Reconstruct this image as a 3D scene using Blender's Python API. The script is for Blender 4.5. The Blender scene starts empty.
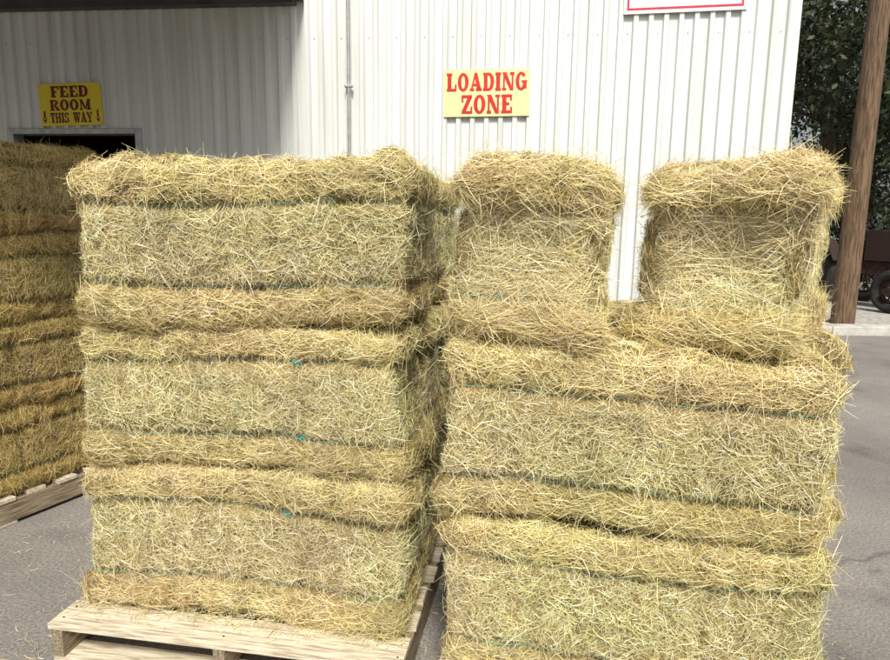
import bpy, bmesh, math, random
import numpy as np
from mathutils import Matrix, Vector
random.seed(7); rng=np.random.default_rng(11)
D2R=math.radians
scene=bpy.context.scene
COL=scene.collection

# ------------------------------------------------------------ materials
def mat_new(name):
    m=bpy.data.materials.new(name); m.use_nodes=True
    nt=m.node_tree; b=nt.nodes['Principled BSDF']; return m,nt,b
def noise_mat(name,c1,c2,scale=5,rough=.7,detail=6,bump=0.0,bscale=None,stretch=(1,1,1),metal=0,c3=None,spec=.5,lo=.35,hi=.65,bdist=.01):
    m,nt,b=mat_new(name); N=nt.nodes; L=nt.links
    tc=N.new('ShaderNodeTexCoord'); mp=N.new('ShaderNodeMapping'); mp.inputs['Scale'].default_value=stretch
    L.new(tc.outputs['Object'],mp.inputs['Vector'])
    n=N.new('ShaderNodeTexNoise'); n.inputs['Scale'].default_value=scale; n.inputs['Detail'].default_value=detail
    L.new(mp.outputs[0],n.inputs['Vector'])
    r=N.new('ShaderNodeValToRGB'); r.color_ramp.elements[0].position=lo; r.color_ramp.elements[1].position=hi
    r.color_ramp.elements[0].color=(*c1,1); r.color_ramp.elements[1].color=(*c2,1)
    if c3: e=r.color_ramp.elements.new((lo+hi)/2); e.color=(*c3,1)
    L.new(n.outputs['Fac'],r.inputs[0]); L.new(r.outputs[0],b.inputs['Base Color'])
    b.inputs['Roughness'].default_value=rough; b.inputs['Metallic'].default_value=metal
    b.inputs['Specular IOR Level'].default_value=spec
    if bump:
        n2=N.new('ShaderNodeTexNoise'); n2.inputs['Scale'].default_value=bscale or scale*4; n2.inputs['Detail'].default_value=5
        L.new(mp.outputs[0],n2.inputs['Vector'])
        bp=N.new('ShaderNodeBump'); bp.inputs['Strength'].default_value=bump; bp.inputs['Distance'].default_value=bdist
        L.new(n2.outputs['Fac'],bp.inputs['Height']); L.new(bp.outputs[0],b.inputs['Normal'])
    return m

def attr_mat(name,rough=.6,spec=.3,var=True):
    m,nt,b=mat_new(name); N=nt.nodes; L=nt.links
    a=N.new('ShaderNodeAttribute'); a.attribute_name='Col'
    L.new(a.outputs['Color'],b.inputs['Base Color'])
    b.inputs['Roughness'].default_value=rough; b.inputs['Specular IOR Level'].default_value=spec
    return m
M_HAY=attr_mat('hay',.6,.3)
M_LEAF=attr_mat('leaves',.55,.35)
M_TWINE=noise_mat('twine',(.07,.34,.27),(.12,.50,.41),60,.5)
M_WOOD=noise_mat('pallet_wood',(.38,.31,.21),(.78,.70,.54),9,.8,8,.5,30,(1,14,14),c3=(.64,.56,.42))
M_WOODD=noise_mat('pallet_wood_dark',(.14,.10,.06),(.40,.33,.22),9,.8,8,.5,30,(14,1,14))
M_POLE=noise_mat('pole_wood',(.075,.045,.025),(.25,.16,.10),6,.85,8,.8,16,(9,9,.6),c3=(.16,.10,.055),bdist=.03)
M_STEEL=noise_mat('galvanised',(.35,.36,.36),(.5,.5,.5),20,.45,metal=.5)
M_CONC=noise_mat('concrete',(.36,.35,.32),(.55,.54,.50),6,.9,8,.3,60)
M_RUST=noise_mat('rust',(.014,.008,.006),(.06,.022,.015),9,.85,8,.5,40)
M_TYRE=noise_mat('tyre',(.008,.008,.008),(.022,.02,.019),12,.9)
M_GREEN=noise_mat('old_paint',(.034,.011,.009),(.018,.013,.010),5,.8)
M_ROOF=noise_mat('roof',(.30,.31,.30),(.42,.43,.42),3,.5)
M_DARKTRIM=noise_mat('fascia',(.05,.055,.05),(.09,.095,.09),4,.6)
M_BARK=noise_mat('bark',(.03,.02,.014),(.11,.08,.055),8,.9,8,.8,20,(4,4,.8),bdist=.03)

def wall_mat():
    m,nt,b=mat_new('white_metal_siding'); N=nt.nodes; L=nt.links
    tc=N.new('ShaderNodeTexCoord')
    mp=N.new('ShaderNodeMapping'); mp.inputs['Scale'].default_value=(9,9,.35); L.new(tc.outputs['Object'],mp.inputs[0])
    n=N.new('ShaderNodeTexNoise'); n.inputs['Scale'].default_value=1.6; n.inputs['Detail'].default_value=7; L.new(mp.outputs[0],n.inputs[0])
    r=N.new('ShaderNodeValToRGB'); r.color_ramp.elements[0].position=.3; r.color_ramp.elements[1].position=.62
    r.color_ramp.elements[0].color=(.60,.62,.595,1); r.color_ramp.elements[1].color=(.745,.775,.76,1)
    L.new(n.outputs['Fac'],r.inputs[0])
    n2=N.new('ShaderNodeTexNoise'); n2.inputs['Scale'].default_value=1.1; n2.inputs['Detail'].default_value=4; L.new(tc.outputs['Object'],n2.inputs[0])
    mr=N.new('ShaderNodeMapRange'); mr.inputs[3].default_value=.9; mr.inputs[4].default_value=1.06; L.new(n2.outputs['Fac'],mr.inputs[0])
    vm=N.new('ShaderNodeVectorMath'); vm.operation='SCALE'; L.new(r.outputs[0],vm.inputs[0]); L.new(mr.outputs[0],vm.inputs['Scale'])
    L.new(vm.outputs[0],b.inputs['Base Color']); b.inputs['Roughness'].default_value=.42
    return m
M_WALL=wall_mat()

def asphalt_mat():
    m,nt,b=mat_new('asphalt'); N=nt.nodes; L=nt.links
    tc=N.new('ShaderNodeTexCoord')
    n=N.new('ShaderNodeTexNoise'); n.inputs['Scale'].default_value=.9; n.inputs['Detail'].default_value=8; n.inputs['Roughness'].default_value=.65; L.new(tc.outputs['Object'],n.inputs[0])
    r=N.new('ShaderNodeValToRGB'); r.color_ramp.elements[0].position=.3; r.color_ramp.elements[1].position=.7
    r.color_ramp.elements[0].color=(.165,.149,.135,1); r.color_ramp.elements[1].color=(.275,.252,.230,1)
    L.new(n.outputs['Fac'],r.inputs[0])
    n3=N.new('ShaderNodeTexNoise'); n3.inputs['Scale'].default_value=90; n3.inputs['Detail'].default_value=4; L.new(tc.outputs['Object'],n3.inputs[0])
    mr=N.new('ShaderNodeMapRange'); mr.inputs[1].default_value=.3; mr.inputs[2].default_value=.75; mr.inputs[3].default_value=.6; mr.inputs[4].default_value=1.4; L.new(n3.outputs['Fac'],mr.inputs[0])
    ns=N.new('ShaderNodeTexNoise'); ns.inputs['Scale'].default_value=2.3; ns.inputs['Detail'].default_value=3; L.new(tc.outputs['Object'],ns.inputs[0])
    ms=N.new('ShaderNodeMapRange'); ms.inputs[1].default_value=.56; ms.inputs[2].default_value=.72; ms.inputs[3].default_value=1; ms.inputs[4].default_value=.7; L.new(ns.outputs['Fac'],ms.inputs[0])
    nd=N.new('ShaderNodeTexNoise'); nd.inputs['Scale'].default_value=1.5; nd.inputs['Detail'].default_value=5; L.new(tc.outputs['Object'],nd.inputs[0])
    mx=N.new('ShaderNodeMixRGB'); mx.inputs[0].default_value=.35; L.new(tc.outputs['Object'],mx.inputs[1]); L.new(nd.outputs['Color'],mx.inputs[2])
    vc=N.new('ShaderNodeTexVoronoi'); vc.feature='DISTANCE_TO_EDGE'; vc.inputs['Scale'].default_value=.35; L.new(mx.outputs[0],vc.inputs[0])
    mc=N.new('ShaderNodeMapRange'); mc.inputs[1].default_value=.0; mc.inputs[2].default_value=.003; mc.inputs[3].default_value=.6; mc.inputs[4].default_value=1; L.new(vc.outputs['Distance'],mc.inputs[0])
    mul=N.new('ShaderNodeMath'); mul.operation='MULTIPLY'; L.new(mr.outputs[0],mul.inputs[0]); L.new(mc.outputs[0],mul.inputs[1])
    mu2=N.new('ShaderNodeMath'); mu2.operation='MULTIPLY'; L.new(mul.outputs[0],mu2.inputs[0]); L.new(ms.outputs[0],mu2.inputs[1])
    vm=N.new('ShaderNodeVectorMath'); vm.operation='SCALE'; L.new(r.outputs[0],vm.inputs[0]); L.new(mu2.outputs[0],vm.inputs['Scale'])
    L.new(vm.outputs[0],b.inputs['Base Color']); b.inputs['Roughness'].default_value=.92
    bp=N.new('ShaderNodeBump'); bp.inputs['Strength'].default_value=.6; bp.inputs['Distance'].default_value=.005
    L.new(n3.outputs['Fac'],bp.inputs['Height']); L.new(bp.outputs[0],b.inputs['Normal'])
    return m

# ------------------------------------------------------------ mesh helpers
def make_mesh(name,V,loops,starts,mats,colors=None):
    me=bpy.data.meshes.new(name)
    V=np.asarray(V,np.float32)
    me.vertices.add(len(V)); me.vertices.foreach_set('co',V.ravel())
    me.loops.add(loops.size); me.loops.foreach_set('vertex_index',loops.astype(np.int32).ravel())
    me.polygons.add(len(starts)); me.polygons.foreach_set('loop_start',starts.astype(np.int32))
    me.update(calc_edges=True)
    if colors is not None:
        a=me.attributes.new('Col','FLOAT_COLOR','POINT')
        c=np.ones((len(V),4),np.float32); c[:,:3]=colors; a.data.foreach_set('color',c.ravel())
    for m in mats: me.materials.append(m)
    me.polygons.foreach_set('use_smooth',np.zeros(len(starts),bool))
    me.update(); return me
def qmesh(name,V,Q,mats,colors=None):
    Q=np.asarray(Q); return make_mesh(name,V,Q.ravel(),np.arange(0,Q.size,4),mats,colors)
def add_obj(name,me,parent=None,loc=(0,0,0),rz=0):
    o=bpy.data.objects.new(name,me); COL.objects.link(o); o.location=loc; o.rotation_euler=(0,0,rz)
    if parent: o.parent=parent
    return o
def empty(name,loc=(0,0,0),rz=0):
    o=bpy.data.objects.new(name,None); COL.objects.link(o); o.location=loc; o.rotation_euler=(0,0,rz); o.empty_display_size=.2
    return o
class MB:
    def __init__(s): s.bm=bmesh.new()
    def _mi(s,geom,mi):
        for f in {f for v in geom for f in v.link_faces}: f.material_index=mi
    def box(s,x0,x1,y0,y1,z0,z1,mi=0,M=None):
        T=Matrix.Translation(((x0+x1)/2,(y0+y1)/2,(z0+z1)/2))@Matrix.Diagonal((x1-x0,y1-y0,z1-z0,1))
        if M: T=M@T
        g=bmesh.ops.create_cube(s.bm,size=1,matrix=T)['verts']; s._mi(g,mi); return g
    def beam(s,a,b,w,h,mi=0):
        a=Vector(a);b=Vector(b);d=b-a
        T=Matrix.Translation((a+b)/2)@d.to_track_quat('Z','Y').to_matrix().to_4x4()@Matrix.Diagonal((w,h,d.length,1))
        g=bmesh.ops.create_cube(s.bm,size=1,matrix=T)['verts']; s._mi(g,mi)
    def cyl(s,a,b,r1,r2=None,seg=12,mi=0):
        a=Vector(a);b=Vector(b);d=b-a
        T=Matrix.Translation((a+b)/2)@d.to_track_quat('Z','Y').to_matrix().to_4x4()
        g=bmesh.ops.create_cone(s.bm,cap_ends=True,segments=seg,radius1=r1,radius2=r1 if r2 is None else r2,depth=d.length,matrix=T)['verts']; s._mi(g,mi)
    def torus(s,c,ax,R,r,mi=0,seg=28,ms=8):
        T=Matrix.Translation(c)@Vector(ax).to_track_quat('Z','Y').to_matrix().to_4x4()
        vs=[[s.bm.verts.new(T@Vector(((R+r*math.cos(2*math.pi*j/ms))*math.cos(2*math.pi*i/seg),(R+r*math.cos(2*math.pi*j/ms))*math.sin(2*math.pi*i/seg),r*1.2*math.sin(2*math.pi*j/ms)))) for j in range(ms)] for i in range(seg)]
        for i in range(seg):
            for j in range(ms):
                f=s.bm.faces.new((vs[i][j],vs[(i+1)%seg][j],vs[(i+1)%seg][(j+1)%ms],vs[i][(j+1)%ms])); f.material_index=mi; f.smooth=True
    def done(s,name,mats,parent=None,loc=(0,0,0),rz=0,bevel=0):
        me=bpy.data.meshes.new(name); s.bm.normal_update(); s.bm.to_mesh(me); s.bm.free()
        for m in mats: me.materials.append(m)
        o=add_obj(name,me,parent,loc,rz)
        if bevel:
            b=o.modifiers.new('b','BEVEL'); b.width=bevel; b.segments=2; b.limit_method='ANGLE'
        return o

def _h(i,j,k,s):
    x=np.sin(i*127.1+j*311.7+k*74.7+s*53.3)*43758.5453
    return x-np.floor(x)
def vn(P,f,s=0):
    P=np.asarray(P)*f; i=np.floor(P); t=P-i; t=t*t*(3-2*t)
    x,y,z=i[:,0],i[:,1],i[:,2]; a,b,c=t[:,0],t[:,1],t[:,2]
    r=0
    for dx in (0,1):
        for dy in (0,1):
            for dz in (0,1):
                r=r+_h(x+dx,y+dy,z+dz,s)*(a if dx else 1-a)*(b if dy else 1-b)*(c if dz else 1-c)
    return r*2-1
def nrm(a): return a/np.maximum(np.linalg.norm(a,axis=1,keepdims=True),1e-9)

# ------------------------------------------------------------ hay
PAL=np.array([(.90,.81,.50),(.83,.73,.39),(.72,.62,.28),(.61,.59,.29),(.56,.43,.17),(.30,.21,.07),(.93,.90,.68)])
PW=np.array([.26,.26,.17,.12,.07,.05,.07])
def ribbons(P,N,T,L,W,off,bendn,bends,phi,colr,k=3):
    n=len(P); B=nrm(np.cross(N,T))
    S=np.linspace(-.5,.5,k+1); V=np.zeros((n,k+1,2,3),np.float32)
    w=B*np.cos(phi)[:,None]+N*np.sin(phi)[:,None]
    for j,s in enumerate(S):
        c=P+N*off[:,None]+T*(s*L)[:,None]+N*(bendn*L*s*s)[:,None]+B*(bends*L*(s*s+s*.3))[:,None]
        ww=w*(W*(.5 if j in(0,k) else 1)*.5)[:,None]
        V[:,j,0]=c-ww; V[:,j,1]=c+ww
    V=V.reshape(-1,3); m=2*(k+1)
    base=(np.arange(n)*m)[:,None]
    q=np.array([[2*j,2*j+1,2*j+3,2*j+2] for j in range(k)])
    Q=(base[:,:,None]+q[None]).reshape(-1,4)
    C=np.repeat(colr,m,axis=0)
    return V,Q,C
def straw_cols(n,P,seed,tone):
    idx=rng.choice(len(PAL),n,p=PW); c=PAL[idx]*rng.uniform(.82,1.12,(n,1))
    f=1+.16*vn(P,6,seed)+.13*vn(P,22,seed+3)
    g=vn(P,4,seed+9)[:,None]
    c=c*(1+g*np.array([-.03,.03,-.05]))
    return np.clip(c*f[:,None]*tone,0,.95)
FACES={'F':(1,-1),'B':(1,1),'L':(0,-1),'R':(0,1),'T':(2,1),'D':(2,-1)}
def make_bale(name,L,D,H,dens,parent=None,loc=(0,0,0),rz=0,seed=0,tone=1.0,endrec=0.0,long_mult=1.0,endF=False,knots=()):
    h=np.array([L,D,H])/2
    r=.05
    ns=seed*3.7
    def surf(p):
        inner=np.clip(p,-(h-r),h-r); d=p-inner; n=nrm(d); q=inner+n*r
        side=1-np.abs(n[:,2])
        so=q+ns
        az=np.abs(q[:,2]); zz=az-H/4-.012*vn(so*np.array([1,1,.1]),6,seed)
        k=-.030*np.exp(-(zz/.017)**2)*side
        sm=np.clip((az-H/4+.02)/.04,0,1)
        # the middle block is hard-packed and flat, the outer ones are pillowy
        k+=(.006*(1-sm)+.010*sm*np.cos(np.clip((az-H*.375)/(H*.125),-1,1)*1.5))*side
        rough=.65+.75*sm
        k+=rough*(.018*vn(so,4.5,1)+.012*vn(so*np.array([1,1,1.8]),13,2)+.007*vn(so,34,4))
        k-= .030*np.clip((az/(H/2)-.82)/.18,0,1)**1.5*side
        a=1 if endF else 0
        fx=q[:,1 if endF else 0]; k+=.004*np.sin(fx*2*math.pi/.095+seed+1.5*vn(so,3,6))*side*(1-np.abs(n[:,a]))
        e=np.abs(n[:,a])
        k+=e*(-endrec*np.exp(-((q[:,2])/(H*.22))**4)+endrec*.5*np.exp(-((az-H*.37)/(H*.09))**2))
        q=q+n*k[:,None]
        q[:,0]+=.012*np.sin(q[:,2]*9+seed); q[:,1]+=.012*np.sin(q[:,0]*4+seed*2)+.009*np.sin(q[:,2]*11+seed*1.3)
        q[:,2]+=.011*np.sin(q[:,0]*5+seed*1.7)
        return q,n
    VV=[];QQ=[];CC=[];off=0
    for f,(ax,sg) in FACES.items():
        o=[a for a in range(3) if a!=ax]
        nu=max(4,int(2*h[o[0]]/.013)); nv=max(4,int(2*h[o[1]]/.013))
        u=np.linspace(-h[o[0]],h[o[0]],nu+1); v=np.linspace(-h[o[1]],h[o[1]],nv+1)
        U,Vv=np.meshgrid(u,v,indexing='ij'); p=np.zeros((U.size,3)); p[:,o[0]]=U.ravel(); p[:,o[1]]=Vv.ravel(); p[:,ax]=sg*h[ax]
        q,n=surf(p); VV.append(q)
        a=np.arange((nu+1)*(nv+1)).reshape(nu+1,nv+1)
        QQ.append(np.stack([a[:-1,:-1],a[1:,:-1],a[1:,1:],a[:-1,1:]],-1).reshape(-1,4)+off); off+=len(q)
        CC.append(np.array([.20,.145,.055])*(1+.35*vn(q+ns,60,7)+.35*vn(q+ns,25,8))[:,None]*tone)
    for f,(ax,sg) in FACES.items():
        dn=dens.get(f,0)
        rim=False
        if ax==2 and dn==0: dn=.3; rim=True
        if dn<=0: continue
        o=[a for a in range(3) if a!=ax]
        area=4*h[o[0]]*h[o[1]]
        isend=(ax==(1 if endF else 0))
        for kind in ('mat','long','wisp'):
            n=int(area*dn*{'mat':47000,'long':6500*long_mult,'wisp':650}[kind])
            p=np.zeros((n,3)); p[:,o[0]]=rng.uniform(-1,1,n)*h[o[0]]; p[:,o[1]]=rng.uniform(-1,1,n)*h[o[1]]; p[:,ax]=sg*h[ax]
            if rim:
                e=rng.integers(0,4,n); d_=rng.uniform(0,.06,n)
                for ee in range(4):
                    m=e==ee; a_=ee//2; s_=1 if ee%2 else -1
                    p[m,a_]=s_*(h[a_]-d_[m])
            if kind=='wisp' and ax!=2:
                m=rng.random(n)<.8; p[m,2]=np.sign(p[m,2])*h[2]*rng.uniform(.5,1,m.sum())
            q,nn=surf(p)
            t=rng.normal(size=(n,3))
            az=np.abs(q[:,2])
            if ax==2: t*=np.array([1.0,1.0,.2])
            elif isend:
                t*=np.array([2.4,.3,.8]) if endF else np.array([.3,2.0,.9])
            else:
                t*=np.where((az<H/4)[:,None],np.array([[1.15,.4,1.0]]),np.array([[1.8,.4,.8]]))
            fl=np.stack([vn(q+ns,9,21),vn(q+ns,9,22),vn(q+ns,9,23)],1)
            t=t+fl*1.3
            t=t-nn*(t*nn).sum(1,keepdims=True); t=nrm(t)
            kk=3
            if kind=='mat':
                kk=2
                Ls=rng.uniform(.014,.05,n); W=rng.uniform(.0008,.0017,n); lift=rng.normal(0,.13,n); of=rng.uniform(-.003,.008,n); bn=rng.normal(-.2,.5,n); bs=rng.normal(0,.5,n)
            elif kind=='long':
                Ls=rng.uniform(.04,.14,n)*(1.35 if isend else 1); W=rng.uniform(.0008,.0019,n); lift=rng.normal(0,.085,n); of=rng.uniform(.001,.010,n); bn=rng.normal(-.35,.4,n); bs=rng.normal(0,.45,n)
                if not isend and ax!=2:
                    keep=(az>H/4)|(rng.random(n)<.35)
                    # few long straws bridge the twine grooves
                    keep&=~((np.abs(az-H/4)<.016)&(rng.random(n)<.75))
                    q,nn,t,Ls,W,lift,of,bn,bs=[x[keep] for x in (q,nn,t,Ls,W,lift,of,bn,bs)]; n=len(q)
            else:
                Ls=rng.uniform(.05,.13,n); W=rng.uniform(.0008,.0016,n); lift=rng.normal(.0,.42,n); of=rng.uniform(.004,.018,n); bn=rng.normal(0,.6,n); bs=rng.normal(0,.6,n)
            t=nrm(t+nn*lift[:,None])
            nn2=nrm(nn-t*(t*nn).sum(1,keepdims=True))
            c=straw_cols(n,q+ns,seed,tone)
            sm=np.clip((np.abs(q[:,2])-H/4+.015+.02*vn(q+ns,11,30))/.03,0,1)[:,None]
            c=c*((1-sm)*np.array([1.0,1.02,1.03])+sm*np.array([.96,.92,.83]))
            if kind=='mat': c=c*np.clip(.74+of*32,.6,1.0)[:,None]  # deeper straws are tinted darker: occlusion shade painted into their colour
            phi=rng.normal(0,.6,n)
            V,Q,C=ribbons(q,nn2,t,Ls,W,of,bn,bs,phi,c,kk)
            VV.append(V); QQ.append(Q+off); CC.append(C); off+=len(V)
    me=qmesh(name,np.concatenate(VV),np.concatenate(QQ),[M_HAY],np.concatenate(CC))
    o=add_obj(name,me,parent,loc,rz)
    cu=bpy.data.curves.new(name+'_twine','CURVE'); cu.dimensions='3D'; cu.bevel_depth=.0009; cu.bevel_resolution=1
    for sgz in (-1,1):
        z=sgz*H/4; pts=[]
        def seg(a,b,m):
            for i in range(m):
                s=i/m; pts.append((a[0]+(b[0]-a[0])*s,a[1]+(b[1]-a[1])*s,z))
        a,b_=h[0],h[1]
        if endF: seg((-a,-b_),(a,-b_),16); seg((a,-b_),(a,b_),40); seg((a,b_),(-a,b_),10); seg((-a,b_),(-a,-b_),40)
        else: seg((-a,-b_),(a,-b_),48); seg((a,-b_),(a,b_),14); seg((a,b_),(-a,b_),20); seg((-a,b_),(-a,-b_),14)
        p=np.array(pts); q,nn=surf(p)
        for _ in range(2): q=(np.roll(q,1,0)+q*2+np.roll(q,-1,0))/4
        offs=.011+.005*np.sin(np.arange(len(q))*.45+seed)+rng.normal(0,.0012,len(q))
        q=q+nn*offs[:,None]; q[:,2]+=.003*np.sin(np.arange(len(q))*.35+seed)
        sp=cu.splines.new('POLY'); sp.points.add(len(q)-1)
        for i,c in enumerate(q): sp.points[i].co=(*c,1)
        sp.use_cyclic_u=True
        for (kx,kz) in knots:
            if kz!=sgz: continue
            i=int(np.argmin(np.abs(q[:48,0]-kx*h[0]))); c=q[i]+np.array([0,-.010,0])
            for j in range(3):
                s2=cu.splines.new('POLY'); s2.points.add(11)
                a0=random.uniform(0,6)
                for m in range(12):
                    aa=a0+m*.75; rr=.008*(1-m*.03)
                    s2.points[m].co=(c[0]+rr*math.cos(aa)+(.0025*m if j else 0),c[1]-.002*j,c[2]+rr*.7*math.sin(aa)-(.0015*m if j==2 else 0),1)
                    s2.points[m].radius=1.5
    cu.materials.append(M_TWINE)
    add_obj(name+'_twine',cu,o)
    return o

def pallet(name,loc,rz,W=1.2,Dp=1.1,front=.14):
    b=MB(); 
    for x in (0.0,W/2-.02,W-.04): b.box(x,x+.04,.003,Dp-.003,.018,.118,1)
    widths=[front,.09,.1,.09,.09,.1,.13]; gap=(Dp-sum(widths))/(len(widths)-1); y=0
    for i,w in enumerate(widths):
        M=Matrix.Translation((W/2,0,0))@Matrix.Rotation(random.uniform(-.005,.005),4,'Z')@Matrix.Translation((-W/2,0,0))
        b.box(-.004+random.uniform(-.012,.004),W+random.uniform(-.004,.014),y,y+w,.119,.139+random.uniform(-.001,.001),0,M); y+=w+gap
    for y0 in (.002,Dp/2-.05,Dp-.102): b.box(.002,W-.002,y0,y0+.1,.002,.0175,0)
    for x in (.02,W/2,W-.02):
        for dy in (.04,.10): b.cyl((x,dy,.1385),(x,dy,.1412),.004,seg=8,mi=2)
    return b.done(name,[M_WOOD,M_WOODD,M_RUST],None,loc,rz,bevel=.003)

A=D2R(-9)
def frame(O,rot):
    c,s=math.cos(rot),math.sin(rot)
    return lambda a,b,z:(O[0]+a*c-b*s,O[1]+a*s+b*c,z)
stk=empty('hay_bale_stack',(-.13,1.915,0),A)
layers=[(.14,.52,1.11),(.66,.485,1.085),(1.145,.51,1.07)]
sd=1
KN=[[(.3,1)],[(.35,1),(.38,-1)],[(.55,1)]]
for li,(z0,hh,LL) in enumerate(layers):
    for row in range(3):
        d=dict(R=.7,L=.3)
        d['T']=.7 if li==2 else 0
        d['F']=1.0 if row==0 else 0
        d['B']=.22 if row==2 else 0
        jx=random.uniform(-.012,.012)+(.02*row if li==1 else 0)
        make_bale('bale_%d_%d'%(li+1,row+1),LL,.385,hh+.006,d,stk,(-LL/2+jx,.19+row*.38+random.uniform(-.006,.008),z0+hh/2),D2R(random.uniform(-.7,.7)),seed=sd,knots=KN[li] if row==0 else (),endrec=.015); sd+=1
pallet('wooden_pallet',(-1.305,1.955,0),A)

Bq=D2R(-13)
stk2=empty('hay_bale_stack',(0.01,1.75,0),Bq)
for li,(z0,hh) in enumerate([(.14,.5),(.64,.5)]):
    for row in range(3):
        d=dict(L=.4,R=.85); d['T']=(.9 if li==1 else 0); d['F']=1.0 if row==0 else 0.1; d['B']=.22 if row==2 else 0
        LL=1.0 if li==1 else 1.02
        sh=[0,.135,.08][row] if li==1 else [0,.10,.05][row]
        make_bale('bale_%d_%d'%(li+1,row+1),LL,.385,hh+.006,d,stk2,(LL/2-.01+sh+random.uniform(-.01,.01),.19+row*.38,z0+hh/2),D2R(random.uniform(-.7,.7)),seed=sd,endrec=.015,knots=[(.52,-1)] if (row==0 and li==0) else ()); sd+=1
pallet('wooden_pallet',(-.02,1.715,0),Bq,W=1.06)
f2=frame((0,1.75),Bq)
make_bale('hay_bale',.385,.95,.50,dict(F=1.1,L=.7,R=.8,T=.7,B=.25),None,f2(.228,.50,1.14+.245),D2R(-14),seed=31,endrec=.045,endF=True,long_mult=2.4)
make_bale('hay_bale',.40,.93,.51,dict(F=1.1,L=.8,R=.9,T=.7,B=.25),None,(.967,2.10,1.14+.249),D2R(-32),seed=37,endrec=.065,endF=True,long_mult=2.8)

Cq=D2R(-25)
stk3=empty('hay_bale_stack',(-2.36,2.46,0),Cq)
for li in range(4):
    for row in range(2):
        z0=.14+li*.42
        d=dict(R=.8 if row==0 else 0,F=.3,B=.3,T=.6 if li==3 else 0,L=.2 if row==1 else 0)
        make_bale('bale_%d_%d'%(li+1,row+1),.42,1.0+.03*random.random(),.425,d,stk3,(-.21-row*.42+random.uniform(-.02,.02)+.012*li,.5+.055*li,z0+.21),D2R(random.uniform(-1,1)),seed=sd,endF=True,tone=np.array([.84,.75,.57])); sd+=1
pallet('wooden_pallet',(-2.36-.92,2.42+.42,0),Cq,W=1.04,Dp=1.12)

def loose(name,n,gen,tone=.9):
    P=gen(n); N=np.tile(np.array([[0,0,1.]]),(n,1)); t=rng.normal(size=(n,3)); t[:,2]*=.06; t=nrm(t)
    N=nrm(N-t*(t*N).sum(1,keepdims=True))
    V,Q,C=ribbons(P,N,t,rng.uniform(.01,.06,n),rng.uniform(.0008,.002,n),rng.uniform(.001,.006,n),rng.normal(0,.15,n),rng.normal(0,.4,n),rng.normal(0,.3,n),straw_cols(n,P,5,tone))
    add_obj(name,qmesh(name,V,Q,[M_HAY],C))
fl=frame((-1.305,1.955),A)
def gen(n):
    P=np.zeros((n,3)); C=[(-.65,2.4,.75,.75),(.55,2.2,.7,.7),(-2.5,3.0,.7,.7)]
    for i in range(n):
        c=C[i%3]; a=rng.uniform(0,6.283); rr=rng.uniform(.7,1.15)+abs(rng.normal(0,.2))
        P[i]=(c[0]+math.cos(a)*c[2]*rr,c[1]+math.sin(a)*c[3]*rr,0)
    return P
loose('loose_hay',2800,gen)
def gen2(n):
    P=np.zeros((n,3)); a=rng.uniform(0,1.19,n); b=np.abs(rng.normal(.14,.04,n))
    for i in range(n): P[i]=fl(a[i],b[i],.142)
    return P
loose('loose_hay',1300,gen2)

# ------------------------------------------------------------ ground
def sheet(name,x0,x1,y0,y1,z,mat):
    b=MB(); vs=[b.bm.verts.new(c) for c in ((x0,y0,z),(x1,y0,z),(x1,y1,z),(x0,y1,z))]; b.bm.faces.new(vs); return b.done(name,[mat])
M_DIRT=noise_mat('dry_ground',(.16,.13,.09),(.34,.30,.22),1.2,.95,8,.5,30)
sheet('ground',-400,400,-400,400,-.008,M_DIRT)
sheet('asphalt_yard',-40,60,-30,9.0,0,asphalt_mat())
b=MB()
for i in range(24): b.box(-2+i*1.5,-.506+i*1.5,9.0,9.28,-.02,.125,0)
b.done('concrete_kerb',[M_CONC],bevel=.015)
sheet('gravel_verge',-3,34,9.27,14,.06,noise_mat('gravel',(.26,.25,.22),(.5,.47,.42),14,.95,8,.6,60))

# ------------------------------------------------------------ building
WR=D2R(-6)
bld=empty('metal_warehouse',(0,4.7,0),WR)
PER=.098
def prof(x0,x1):
    k0=math.floor(x0/PER)-1;k1=math.ceil(x1/PER)+1
    pts=[]
    for k in range(k0,k1):
        b0=k*PER
        for dx,dy in ((0,0),(.052,0),(.060,-.022),(.088,-.022)): pts.append((b0+dx,dy))
    pts.append((k1*PER,0))
    def yy(x):
        for (a,ya),(c,yc) in zip(pts,pts[1:]):
            if a<=x<=c: return ya+(yc-ya)*(x-a)/(c-a) if c>a else ya
        return 0
    return [(x0,yy(x0))]+[p for p in pts if x0+1e-4<p[0]<x1-1e-4]+[(x1,yy(x1))]
def corr(name,x0,x1,z0,z1,Mx=None,mat=M_WALL):
    pr=prof(x0,x1); bm=bmesh.new(); lo=[];hi=[]
    for x,y in pr:
        a=Vector((x,y,z0));c=Vector((x,y,z1))
        if Mx: a=Mx@a;c=Mx@c
        lo.append(bm.verts.new(a));hi.append(bm.verts.new(c))
    for i in range(len(lo)-1): bm.faces.new((lo[i],lo[i+1],hi[i+1],hi[i]))
    me=bpy.data.meshes.new(name); bm.to_mesh(me); bm.free(); me.materials.append(mat)
    return add_obj(name,me,bld)
XR=2.27; XL=-10; DX0,DX1,DH=-3.29,-2.32,2.10; TOP=5.0; DEP=12
corr('front_wall_left',XL,DX0,.12,TOP); corr('front_wall_over_door',DX0,DX1,DH,TOP); corr('front_wall_right',DX1,XR,.12,TOP)
Mr=Matrix.Translation((XR,0,0))@Matrix.Rotation(D2R(90),4,'Z'); corr('side_wall_east',0,DEP,.12,TOP,Mr)
Ml=Matrix.Translation((XL,DEP,0))@Matrix.Rotation(D2R(-90),4,'Z'); corr('side_wall_west',0,DEP,.12,TOP,Ml)
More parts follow.
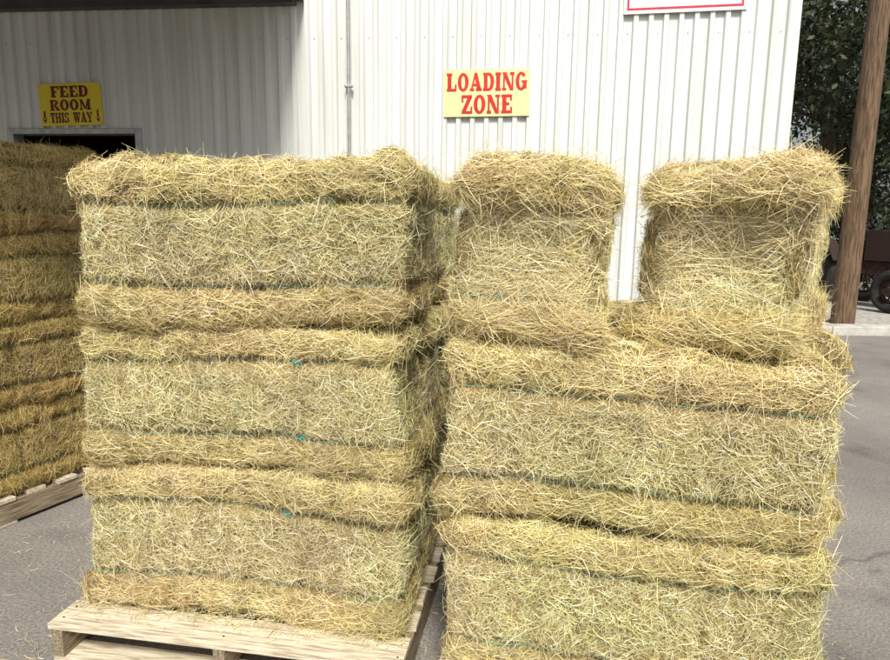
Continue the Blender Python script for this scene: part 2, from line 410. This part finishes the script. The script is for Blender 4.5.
Mb=Matrix.Translation((XR,DEP,0))@Matrix.Rotation(D2R(180),4,'Z'); corr('back_wall',0,XR-XL,.12,TOP,Mb)
b=MB()
b.box(XL,DX0-.05,-.03,.06,0,.13); b.box(DX1+.05,XR+.03,-.03,.06,0,.13); b.box(XR-.06,XR+.03,.061,DEP,0,.13); b.box(XL-.03,XL+.06,.061,DEP,0,.13)
b.done('footing',[M_CONC],bld,bevel=.006)
b=MB(); b.box(XR-.05,XR+.022,-.026,.05,.131,TOP); b.done('corner_trim',[M_WALL],bld,bevel=.003)
b=MB()
for s in (0,1):
    y0,y1=(-.35,DEP/2) if s==0 else (DEP+.35,DEP/2)
    vs=[(XL-.3,y0,TOP),(XR+.3,y0,TOP),(XR+.3,y1,TOP+1.6),(XL-.3,y1,TOP+1.6)]
    lo=[b.bm.verts.new(v) for v in vs]; hi=[b.bm.verts.new((v[0],v[1],v[2]+.08)) for v in vs]
    b.bm.faces.new(lo); b.bm.faces.new(hi)
    for i in range(4): b.bm.faces.new((lo[i],lo[(i+1)%4],hi[(i+1)%4],hi[i]))
for x in (XL,XR):
    v=[b.bm.verts.new(c) for c in ((x,0,TOP-.02),(x,DEP,TOP-.02),(x,DEP/2,TOP+1.55))]; b.bm.faces.new(v)
b.done('roof',[M_ROOF],bld)
b=MB(); CX1=-1.06; CD=-3.1
b.box(XL,CX1,CD,-.02,3.06,3.12,1); b.box(XL,CX1+.03,CD-.06,CD-.002,2.80,3.16,1); b.box(CX1+.001,CX1+.04,CD-.001,-.02,2.99,3.16,1)
b.box(XL,CX1-.01,-.10,-.023,2.96,3.058,1)
for x in (-9,-6.4,-3.8,-1.3): b.beam((x,CD+.1,3.03),(x,-.1,3.03),.05,.05,1)
b.done('canopy',[M_ROOF,M_DARKTRIM],bld)
b=MB()
b.box(DX0-.05,DX0,-.035,.08,0,DH+.04); b.box(DX1,DX1+.05,-.035,.08,0,DH+.04); b.box(DX0,DX1,-.035,.08,DH,DH+.04)
b.done('door_frame',[M_STEEL],bld,bevel=.004)
b=MB(); b.box(XL+.1,XR-.1,.5,DEP-.2,.0045,.01); b.done('floor',[M_CONC],bld)
b=MB(); b.box(-6,-.5,3.2,3.3,.011,3.6,0); b.box(-6.1,-6.001,.3,3.3,.011,3.6,0); b.box(-.499,-.4,.3,3.3,.011,3.6,0); b.box(-6.1,-.4,.2,3.3,3.601,3.66,0)
for i in range(5): b.box(-4.8+i*.75,-4.1+i*.75,2.2,3.0,.02,.5+.35*((i*7)%3),1)
b.done('feed_room_partition',[M_DARKTRIM,M_GREEN],bld)
b=MB(); cx=-.70; b.cyl((cx,-.045,.1),(cx,-.045,4.9),.012,seg=10)
for z in (.6,1.5,2.42,3.3): b.box(cx-.028,cx+.028,-.060,-.023,z-.008,z+.008)
b.done('conduit',[M_STEEL],bld,bevel=.002)
b=MB(); k=math.ceil(XL/PER)
while k*PER<XR-.05:
    x=k*PER+.026
    for z in (.5,1.75,2.75):
        if not(DX0-.06<x<DX1+.06 and z<DH+.1) and k%2==0: b.cyl((x,-.005,z),(x,.001,z),.0042,seg=6)
    k+=1
b.done('screws',[M_STEEL],bld)

# ------------------------------------------------------------ signs
def ring(cx,cy,rx,ry,tx,ty,a0,a1,n=20):
    out=[]
    for i in range(n):
        A0=math.radians(a0+(a1-a0)*i/n);A1=math.radians(a0+(a1-a0)*(i+1)/n)
        o=lambda a,kx,ky:(cx+kx*math.cos(a),cy+ky*math.sin(a))
        out.append((o(A0,rx-tx,ry-ty),o(A0,rx,ry),o(A1,rx,ry),o(A1,rx-tx,ry-ty)))
    return out
R=lambda x0,y0,x1,y1:[((x0,y0),(x1,y0),(x1,y1),(x0,y1))]
q=lambda *p:[tuple(p)]
def G(ch):
    S=.15
    if ch=='L': return .82,[R(.07,S,.39,1-S),R(0,1-S,.46,1),R(0,0,.82,S),R(.68,S,.82,.38)]
    if ch=='E': return .82,[R(.07,S,.39,1-S),R(0,1-S,.8,1),R(0,0,.82,S),R(.68,S,.82,.34),R(.66,.68,.8,1-S),R(.39,.43,.6,.57)]
    if ch=='F': return .8,[R(.07,S,.39,1-S),R(0,1-S,.8,1),R(0,0,.48,S),R(.66,.66,.8,1-S),R(.39,.41,.6,.55)]
    if ch=='I': return .46,[R(.07,S,.39,1-S),R(0,1-S,.46,1),R(0,0,.46,S)]
    if ch=='H': return 1.0,[R(.06,S,.35,1-S),R(0,1-S,.42,1),R(0,0,.42,S),R(.65,S,.94,1-S),R(.58,1-S,1,1),R(.58,0,1,S),R(.35,.43,.65,.57)]
    if ch=='T': return .84,[R(.27,S,.57,1-S),R(0,1-S,.84,1),R(.18,0,.66,S),R(0,.64,.13,1-S),R(.71,.64,.84,1-S)]
    if ch=='O': return .9,[ring(.45,.5,.45,.51,.29,.15,0,360,28)]
    if ch=='D': return .9,[R(.06,S,.36,1-S),R(0,1-S,.45,1),R(0,0,.45,S),ring(.44,.5,.46,.5,.29,.15,-90,90)]
    if ch=='G': return .92,[ring(.45,.5,.45,.51,.29,.15,38,335,26),R(.62,.1,.9,.44),R(.5,.42,.94,.54)]
    if ch=='Z': return .82,[R(0,1-S,.8,1),R(0,0,.82,S),q((.02,S),(.34,S),(.78,1-S),(.46,1-S)),R(0,.62,.14,1-S),R(.68,S,.82,.38)]
    if ch=='N': return 1.0,[R(.08,S,.22,1-S),R(0,0,.34,S),q((.0,1),(.34,1),(.92,0),(.66,0)),R(.78,.02,.92,1-S),R(.64,1-S,1,1)]
    if ch=='A': return 1.0,[q((.1,S),(.24,S),(.54,1),(.40,1)),q((.58,S),(.92,S),(.60,1),(.36,1)),R(.28,.28,.66,.4),R(0,0,.36,S),R(.50,0,1,S)]
    if ch=='R': return .94,[R(.06,S,.36,1-S),R(0,1-S,.45,1),R(0,0,.44,S),ring(.44,.74,.4,.26,.26,.12,-90,90),q((.36,.49),(.64,.49),(.94,S),(.62,S)),R(.62,0,.98,S)]
    if ch=='M': return 1.15,[R(.08,S,.2,1-S),R(0,0,.32,S),q((.0,1),(.30,1),(.66,.1),(.48,.1)),q((.54,.1),(.68,.1),(.98,1),(.82,1)),R(.80,S,1.08,1-S),R(.86,1-S,1.15,1),R(.72,0,1.15,S)]
    if ch=='S': return .8,[ring(.4,.74,.36,.27,.24,.13,10,270),ring(.4,.27,.4,.28,.26,.13,-170,90),R(.62,.66,.74,1),R(.02,0,.14,.36)]
    if ch=='W': return 1.25,[q((.08,1-S),(.38,1-S),(.52,0),(.32,0)),q((.34,0),(.48,0),(.70,1-S),(.6,1-S)),q((.52,1-S),(.78,1-S),(.94,0),(.74,0)),q((.78,0),(.92,0),(1.16,1-S),(1.04,1-S)),R(0,1-S,.84,1),R(.94,1-S,1.25,1)]
    if ch=='Y': return .96,[R(.34,S,.62,.46),R(.24,0,.72,S),q((.04,1-S),(.36,1-S),(.62,.4),(.34,.4)),q((.46,.46),(.62,.46),(.88,1-S),(.74,1-S)),R(0,1-S,.42,1),R(.62,1-S,.96,1)]
    if ch=='v': return .4,[R(.13,.4,.27,1),q((0,.42),(.2,0),(.4,.42),(.2,.3))]
    return .3,[]
def text_line(bm,s,x0,x1,z0,z1,y,sp=.10,mi=1,cnt=[0]):
    gl=[G(c) for c in s]; tot=sum(g[0] for g in gl)+sp*(len(gl)-1); sx=(x1-x0)/tot; x=x0; H=z1-z0
    for w,parts in gl:
        for part in parts:
            cnt[0]=(cnt[0]+1)%9
            for poly in part:
                f=bm.faces.new([bm.verts.new((x+p[0]*sx,y-.0002*cnt[0],z0+p[1]*H)) for p in poly]); f.material_index=mi
        x+=(w+sp)*sx
def paint(name,c,v=.9): return noise_mat(name,tuple(a*v for a in c),c,18,.45,6)
def sign(name,lx,z,w,h,mats,fn,tilt=0):
    b=MB(); b.box(-w/2,w/2,-.004,.002,-h/2,h/2,0)
    for sx in (-1,1):
        for sz in (-1,1): b.cyl((sx*(w/2-.018),-.006,sz*(h/2-.016)),(sx*(w/2-.018),-.003,sz*(h/2-.016)),.004,seg=8,mi=2)
    fn(b.bm,w,h)
    c,s=math.cos(WR),math.sin(WR); yb=-.028
    o=b.done(name,mats,None,(lx*c-yb*s,4.7+lx*s+yb*c,z),WR); o.rotation_euler=(0,tilt,WR); return o
def f1(bm,w,h):
    text_line(bm,'LOADING',-w*.465,w*.465,.014,h*.43,-.0055); text_line(bm,'ZONE',-w*.29,w*.30,-h*.44,-.012,-.0055)
sign('loading_zone_sign',.268,2.37,.592,.31,[paint('sign_cream',(.82,.73,.37)),paint('sign_red',(.62,.02,.015),.8),M_STEEL],f1,D2R(-.7))
def f2s(bm,w,h):
    text_line(bm,'FEED',-w*.30,w*.30,h*.17,h*.44,-.0055); text_line(bm,'ROOM',-w*.33,w*.33,-h*.14,h*.12,-.0055); text_line(bm,'THIS',-w*.34,-w*.04,-h*.43,-h*.19,-.0055,.1); text_line(bm,'WAY',w*.03,w*.34,-h*.43,-h*.19,-.0055,.05)
    text_line(bm,'v',-w*.47,-w*.39,-h*.44,-h*.14,-.0055); text_line(bm,'v',w*.39,w*.47,-h*.44,-h*.14,-.0055)
sign('feed_room_sign',-2.81,2.31,.49,.30,[paint('sign_yellow',(.82,.66,.03)),paint('sign_brown',(.16,.012,.01),.8),M_STEEL],f2s,D2R(-1.2))
def f3(bm,w,h):
    t=.014; m=.022
    for (a,c,d,e) in ((-w/2+m,w/2-m,-h/2+m,-h/2+m+t),(-w/2+m,w/2-m,h/2-m-t,h/2-m),(-w/2+m,-w/2+m+t,-h/2+m+t,h/2-m-t),(w/2-m-t,w/2-m,-h/2+m+t,h/2-m-t)):
        f=bm.faces.new([bm.verts.new((x,-.0055,z)) for x,z in ((a,d),(c,d),(c,e),(a,e))]); f.material_index=1
    text_line(bm,'FEED',-w*.4,w*.4,-h*.3,h*.3,-.0055)
sign('store_sign',1.55,3.17,.785,.6,[paint('sign_white',(.78,.77,.75)),paint('sign_red2',(.62,.02,.06),.8),M_STEEL],f3,D2R(-1.3))

# ------------------------------------------------------------ utility pole
px,py=6.08,9.0+.75
b=MB(); segs=9; Hh=9.5
for i in range(segs):
    z0=.0+Hh*i/segs; z1=Hh*(i+1)/segs
    b.cyl((px+.004*z0,py,z0),(px+.004*z1,py,z1),.165-.005*z0,.165-.005*z1,seg=20)
b.beam((px+.04-1.1,py-.17,8.7),(px+.04+1.1,py-.17,8.7),.1,.12)
for x in (-1,-.5,.5,1): b.cyl((px+.04+x,py-.17,8.76),(px+.04+x,py-.17,8.92),.035,.02,seg=10,mi=1)
b.done('utility_pole',[M_POLE,M_STEEL])

# ------------------------------------------------------------ trees
def leaves(P,size,seed,base=(.045,.075,.02)):
    n=len(P); a=nrm(rng.normal(size=(n,3))); c=nrm(np.cross(a,rng.normal(size=(n,3)))); s=rng.uniform(.6,1.3,(n,1))*size
    V=np.stack([P-a*s,P+c*s*.45-a*s*.1,P+a*s,P-c*s*.45-a*s*.1],1).reshape(-1,3); Q=np.arange(4*n).reshape(-1,4)
    col=np.array(base)*rng.uniform(.5,1.6,(n,1))*(1+.5*vn(P,1.1,seed))[:,None]; col[:,0]*=rng.uniform(.8,1.4,n)
    return V,Q,np.repeat(np.clip(col,.005,1),4,0)
def tree(name,loc,H,cr,nclump=70,per=260,seed=1,low=.25,base=(.04,.062,.02)):
    R_=random.Random(seed); e=empty(name,loc)
    b=MB(); tips=[]
    p=Vector((0,0,0)); r=.05*H*.55
    pts=[p.copy()]
    for i in range(6):
        q_=p+Vector((R_.uniform(-.15,.15),R_.uniform(-.15,.15),H*.11)); b.cyl(p,q_,r,r*.86,seg=10); p=q_; r*=.86; pts.append(p.copy())
    for i in range(16):
        s=pts[R_.randint(2,6)]; a=R_.uniform(0,6.28); l=cr*R_.uniform(.5,.95); m=s+Vector((math.cos(a)*l*.5,math.sin(a)*l*.5,l*R_.uniform(.15,.5))); t=m+Vector((math.cos(a+.3)*l*.5,math.sin(a+.3)*l*.5,l*R_.uniform(.0,.5)))
        b.cyl(s,m,r*.5,r*.32,seg=7); b.cyl(m,t,r*.32,r*.1,seg=6); tips+= [m,t,(m+t)/2]
        for j in range(3):
            k=t+Vector((R_.uniform(-1,1),R_.uniform(-1,1),R_.uniform(-.5,1)))*cr*.3; b.cyl(m.lerp(t,.6),k,r*.14,r*.05,seg=5); tips.append(k)
    b.done('trunk_and_limbs',[M_BARK],e)
    Ps=[]
    for i in range(nclump):
        if i<len(tips): c=np.array(tips[i])
        else:
            u=nrm(rng.normal(size=(1,3)))[0]; c=np.array([0,0,H*.6])+u*np.array([cr,cr,H*.40])*rng.uniform(.4,1)
        c[2]=max(c[2],H*low)
        rr=rng.uniform(.28,.62)*cr*.5
        Ps.append(c+rng.normal(size=(per,3))*rr*np.array([.6,.6,.42]))
    V,Q,C=leaves(np.concatenate(Ps),.075,seed,base); add_obj('foliage',qmesh('foliage',V,Q,[M_LEAF],C),e)
tree('shade_tree',(8.4,14.4,0),8.5,3.2,125,280,3,.2,(.026,.042,.016))
tree('shade_tree',(12.2,19.0,0),9,4.0,110,240,5,.1,(.02,.032,.013))
P=[]
for i in range(150):
    c=np.array([rng.uniform(-45,75),rng.uniform(38,48),rng.uniform(.3,3.4)]); P.append(c+rng.normal(size=(120,3))*np.array([1.2,1,.8]))
P=np.concatenate(P); P[:,2]=np.abs(P[:,2]); V,Q,C=leaves(P,.22,9,(.05,.07,.03)); add_obj('distant_tree_line',qmesh('distant_tree_line',V,Q,[M_LEAF],C))
P=[]
for i in range(80):
    c=np.array([rng.uniform(6.2,12),rng.uniform(13.4,14.6),rng.uniform(.2,2.7)]); P.append(c+rng.normal(size=(150,3))*.27)
P=np.concatenate(P); P[:,2]=np.maximum(P[:,2],.05); V,Q,C=leaves(P,.055,9,(.018,.024,.012)); add_obj('shrub',qmesh('shrub',V,Q,[M_LEAF],C))

# ------------------------------------------------------------ old tractor
b=MB()
def wheel(c,R_,ax=(1,0,.0),spokes=10):
    b.torus(c,ax,R_-.09,.09,1); c=Vector(c); b.torus(tuple(c),ax,R_-.2,.03,0,ms=6)
    b.cyl(c-Vector(ax)*.12,c+Vector(ax)*.12,.09,seg=12)
    for i in range(spokes):
        a=2*math.pi*i/spokes; b.beam(c,c+Vector((0,math.cos(a)*(R_-.2),math.sin(a)*(R_-.2))),.03,.03)
wheel((0,0,.62),.62); wheel((1.55,0,.62),.62); wheel((.15,-1.6,.38),.38); wheel((1.4,-1.6,.38),.38)
b.cyl((0,0,.62),(1.55,0,.62),.06); b.cyl((.15,-1.6,.38),(1.4,-1.6,.38),.05)
b.box(.55,1.0,-1.9,.2,.62,.86,0); b.box(.5,1.05,-1.85,-.75,.87,1.42,2); b.box(.58,.98,-.6,.1,.87,1.1,0)
b.cyl((.62,-1.3,1.42),(.62,-1.3,2.1),.035,seg=8); b.cyl((.9,-1.1,1.42),(.9,-1.1,1.8),.05,seg=8)
for x in (-.1,1.42):
    for i in range(7):
        a0=math.radians(20+i*20);a1=math.radians(40+i*20)
        b.beam((x+.1,math.cos(a0)*.72,.62+math.sin(a0)*.72),(x+.1,math.cos(a1)*.72,.62+math.sin(a1)*.72),.34,.02,2)
b.box(.57,.99,.25,.6,1.12,1.18,1); b.box(.57,.99,.58,.63,1.18,1.6,1)
b.torus((.78,-.35,1.6),(0,-.5,.8),.19,.018,1); b.cyl((.78,-.35,1.58),(.78,-.7,1.3),.02,seg=6)
for x in (.15,1.4): b.cyl((x,.45,1.0),(x,.45,2.35),.03,seg=8)
b.beam((.15,.45,2.35),(1.4,.45,2.35),.06,.06)
for i in range(7): b.beam((-.6+i*.35,.95,.5),(-.6+i*.35,1.1,2.5-.1*abs(i-3)),.04,.06)
b.beam((-.8,.9,1.1),(1.9,.9,1.1),.1,.1); b.beam((-.8,1.0,1.9),(1.9,1.0,1.9),.08,.08)
b.done('old_tractor',[M_RUST,M_TYRE,M_GREEN],None,(7.0,12.5,.055),D2R(20),bevel=.006)

# ------------------------------------------------------------ light
SUN_EL=D2R(50); sx,sy=.06,-1.0
w=bpy.data.worlds.new('World'); scene.world=w; w.use_nodes=True; nt=w.node_tree
sky=nt.nodes.new('ShaderNodeTexSky'); sky.sky_type='NISHITA'; sky.sun_disc=False; sky.sun_elevation=SUN_EL; sky.sun_rotation=math.atan2(sx,sy); sky.dust_density=4; sky.air_density=1.2
hs=nt.nodes.new('ShaderNodeHueSaturation'); hs.inputs['Saturation'].default_value=.35
nt.links.new(sky.outputs[0],hs.inputs['Color']); nt.links.new(hs.outputs[0],nt.nodes['Background'].inputs[0]); nt.nodes['Background'].inputs[1].default_value=.115
sl=bpy.data.lights.new('sun','SUN'); sl.energy=4.5; sl.angle=D2R(11); sl.color=(1,.955,.86)
so=bpy.data.objects.new('sun',sl); COL.objects.link(so); n=math.hypot(sx,sy)
dv=-Vector((sx/n*math.cos(SUN_EL),sy/n*math.cos(SUN_EL),math.sin(SUN_EL))); so.rotation_euler=dv.to_track_quat('-Z','Y').to_euler(); so.location=(3,-6,8)

# ------------------------------------------------------------ camera
cam=bpy.data.cameras.new('camera'); cam.lens=26; cam.sensor_width=36; cam.clip_start=.05; cam.clip_end=1000
co=bpy.data.objects.new('camera',cam); COL.objects.link(co)
co.matrix_world=Matrix.Translation((0,0,1.47))@Matrix.Rotation(D2R(90-9.3),4,'X')@Matrix.Rotation(D2R(.8),4,'Z')
scene.camera=co
scene.view_settings.view_transform='Standard'; scene.view_settings.look='None'; scene.view_settings.exposure=0
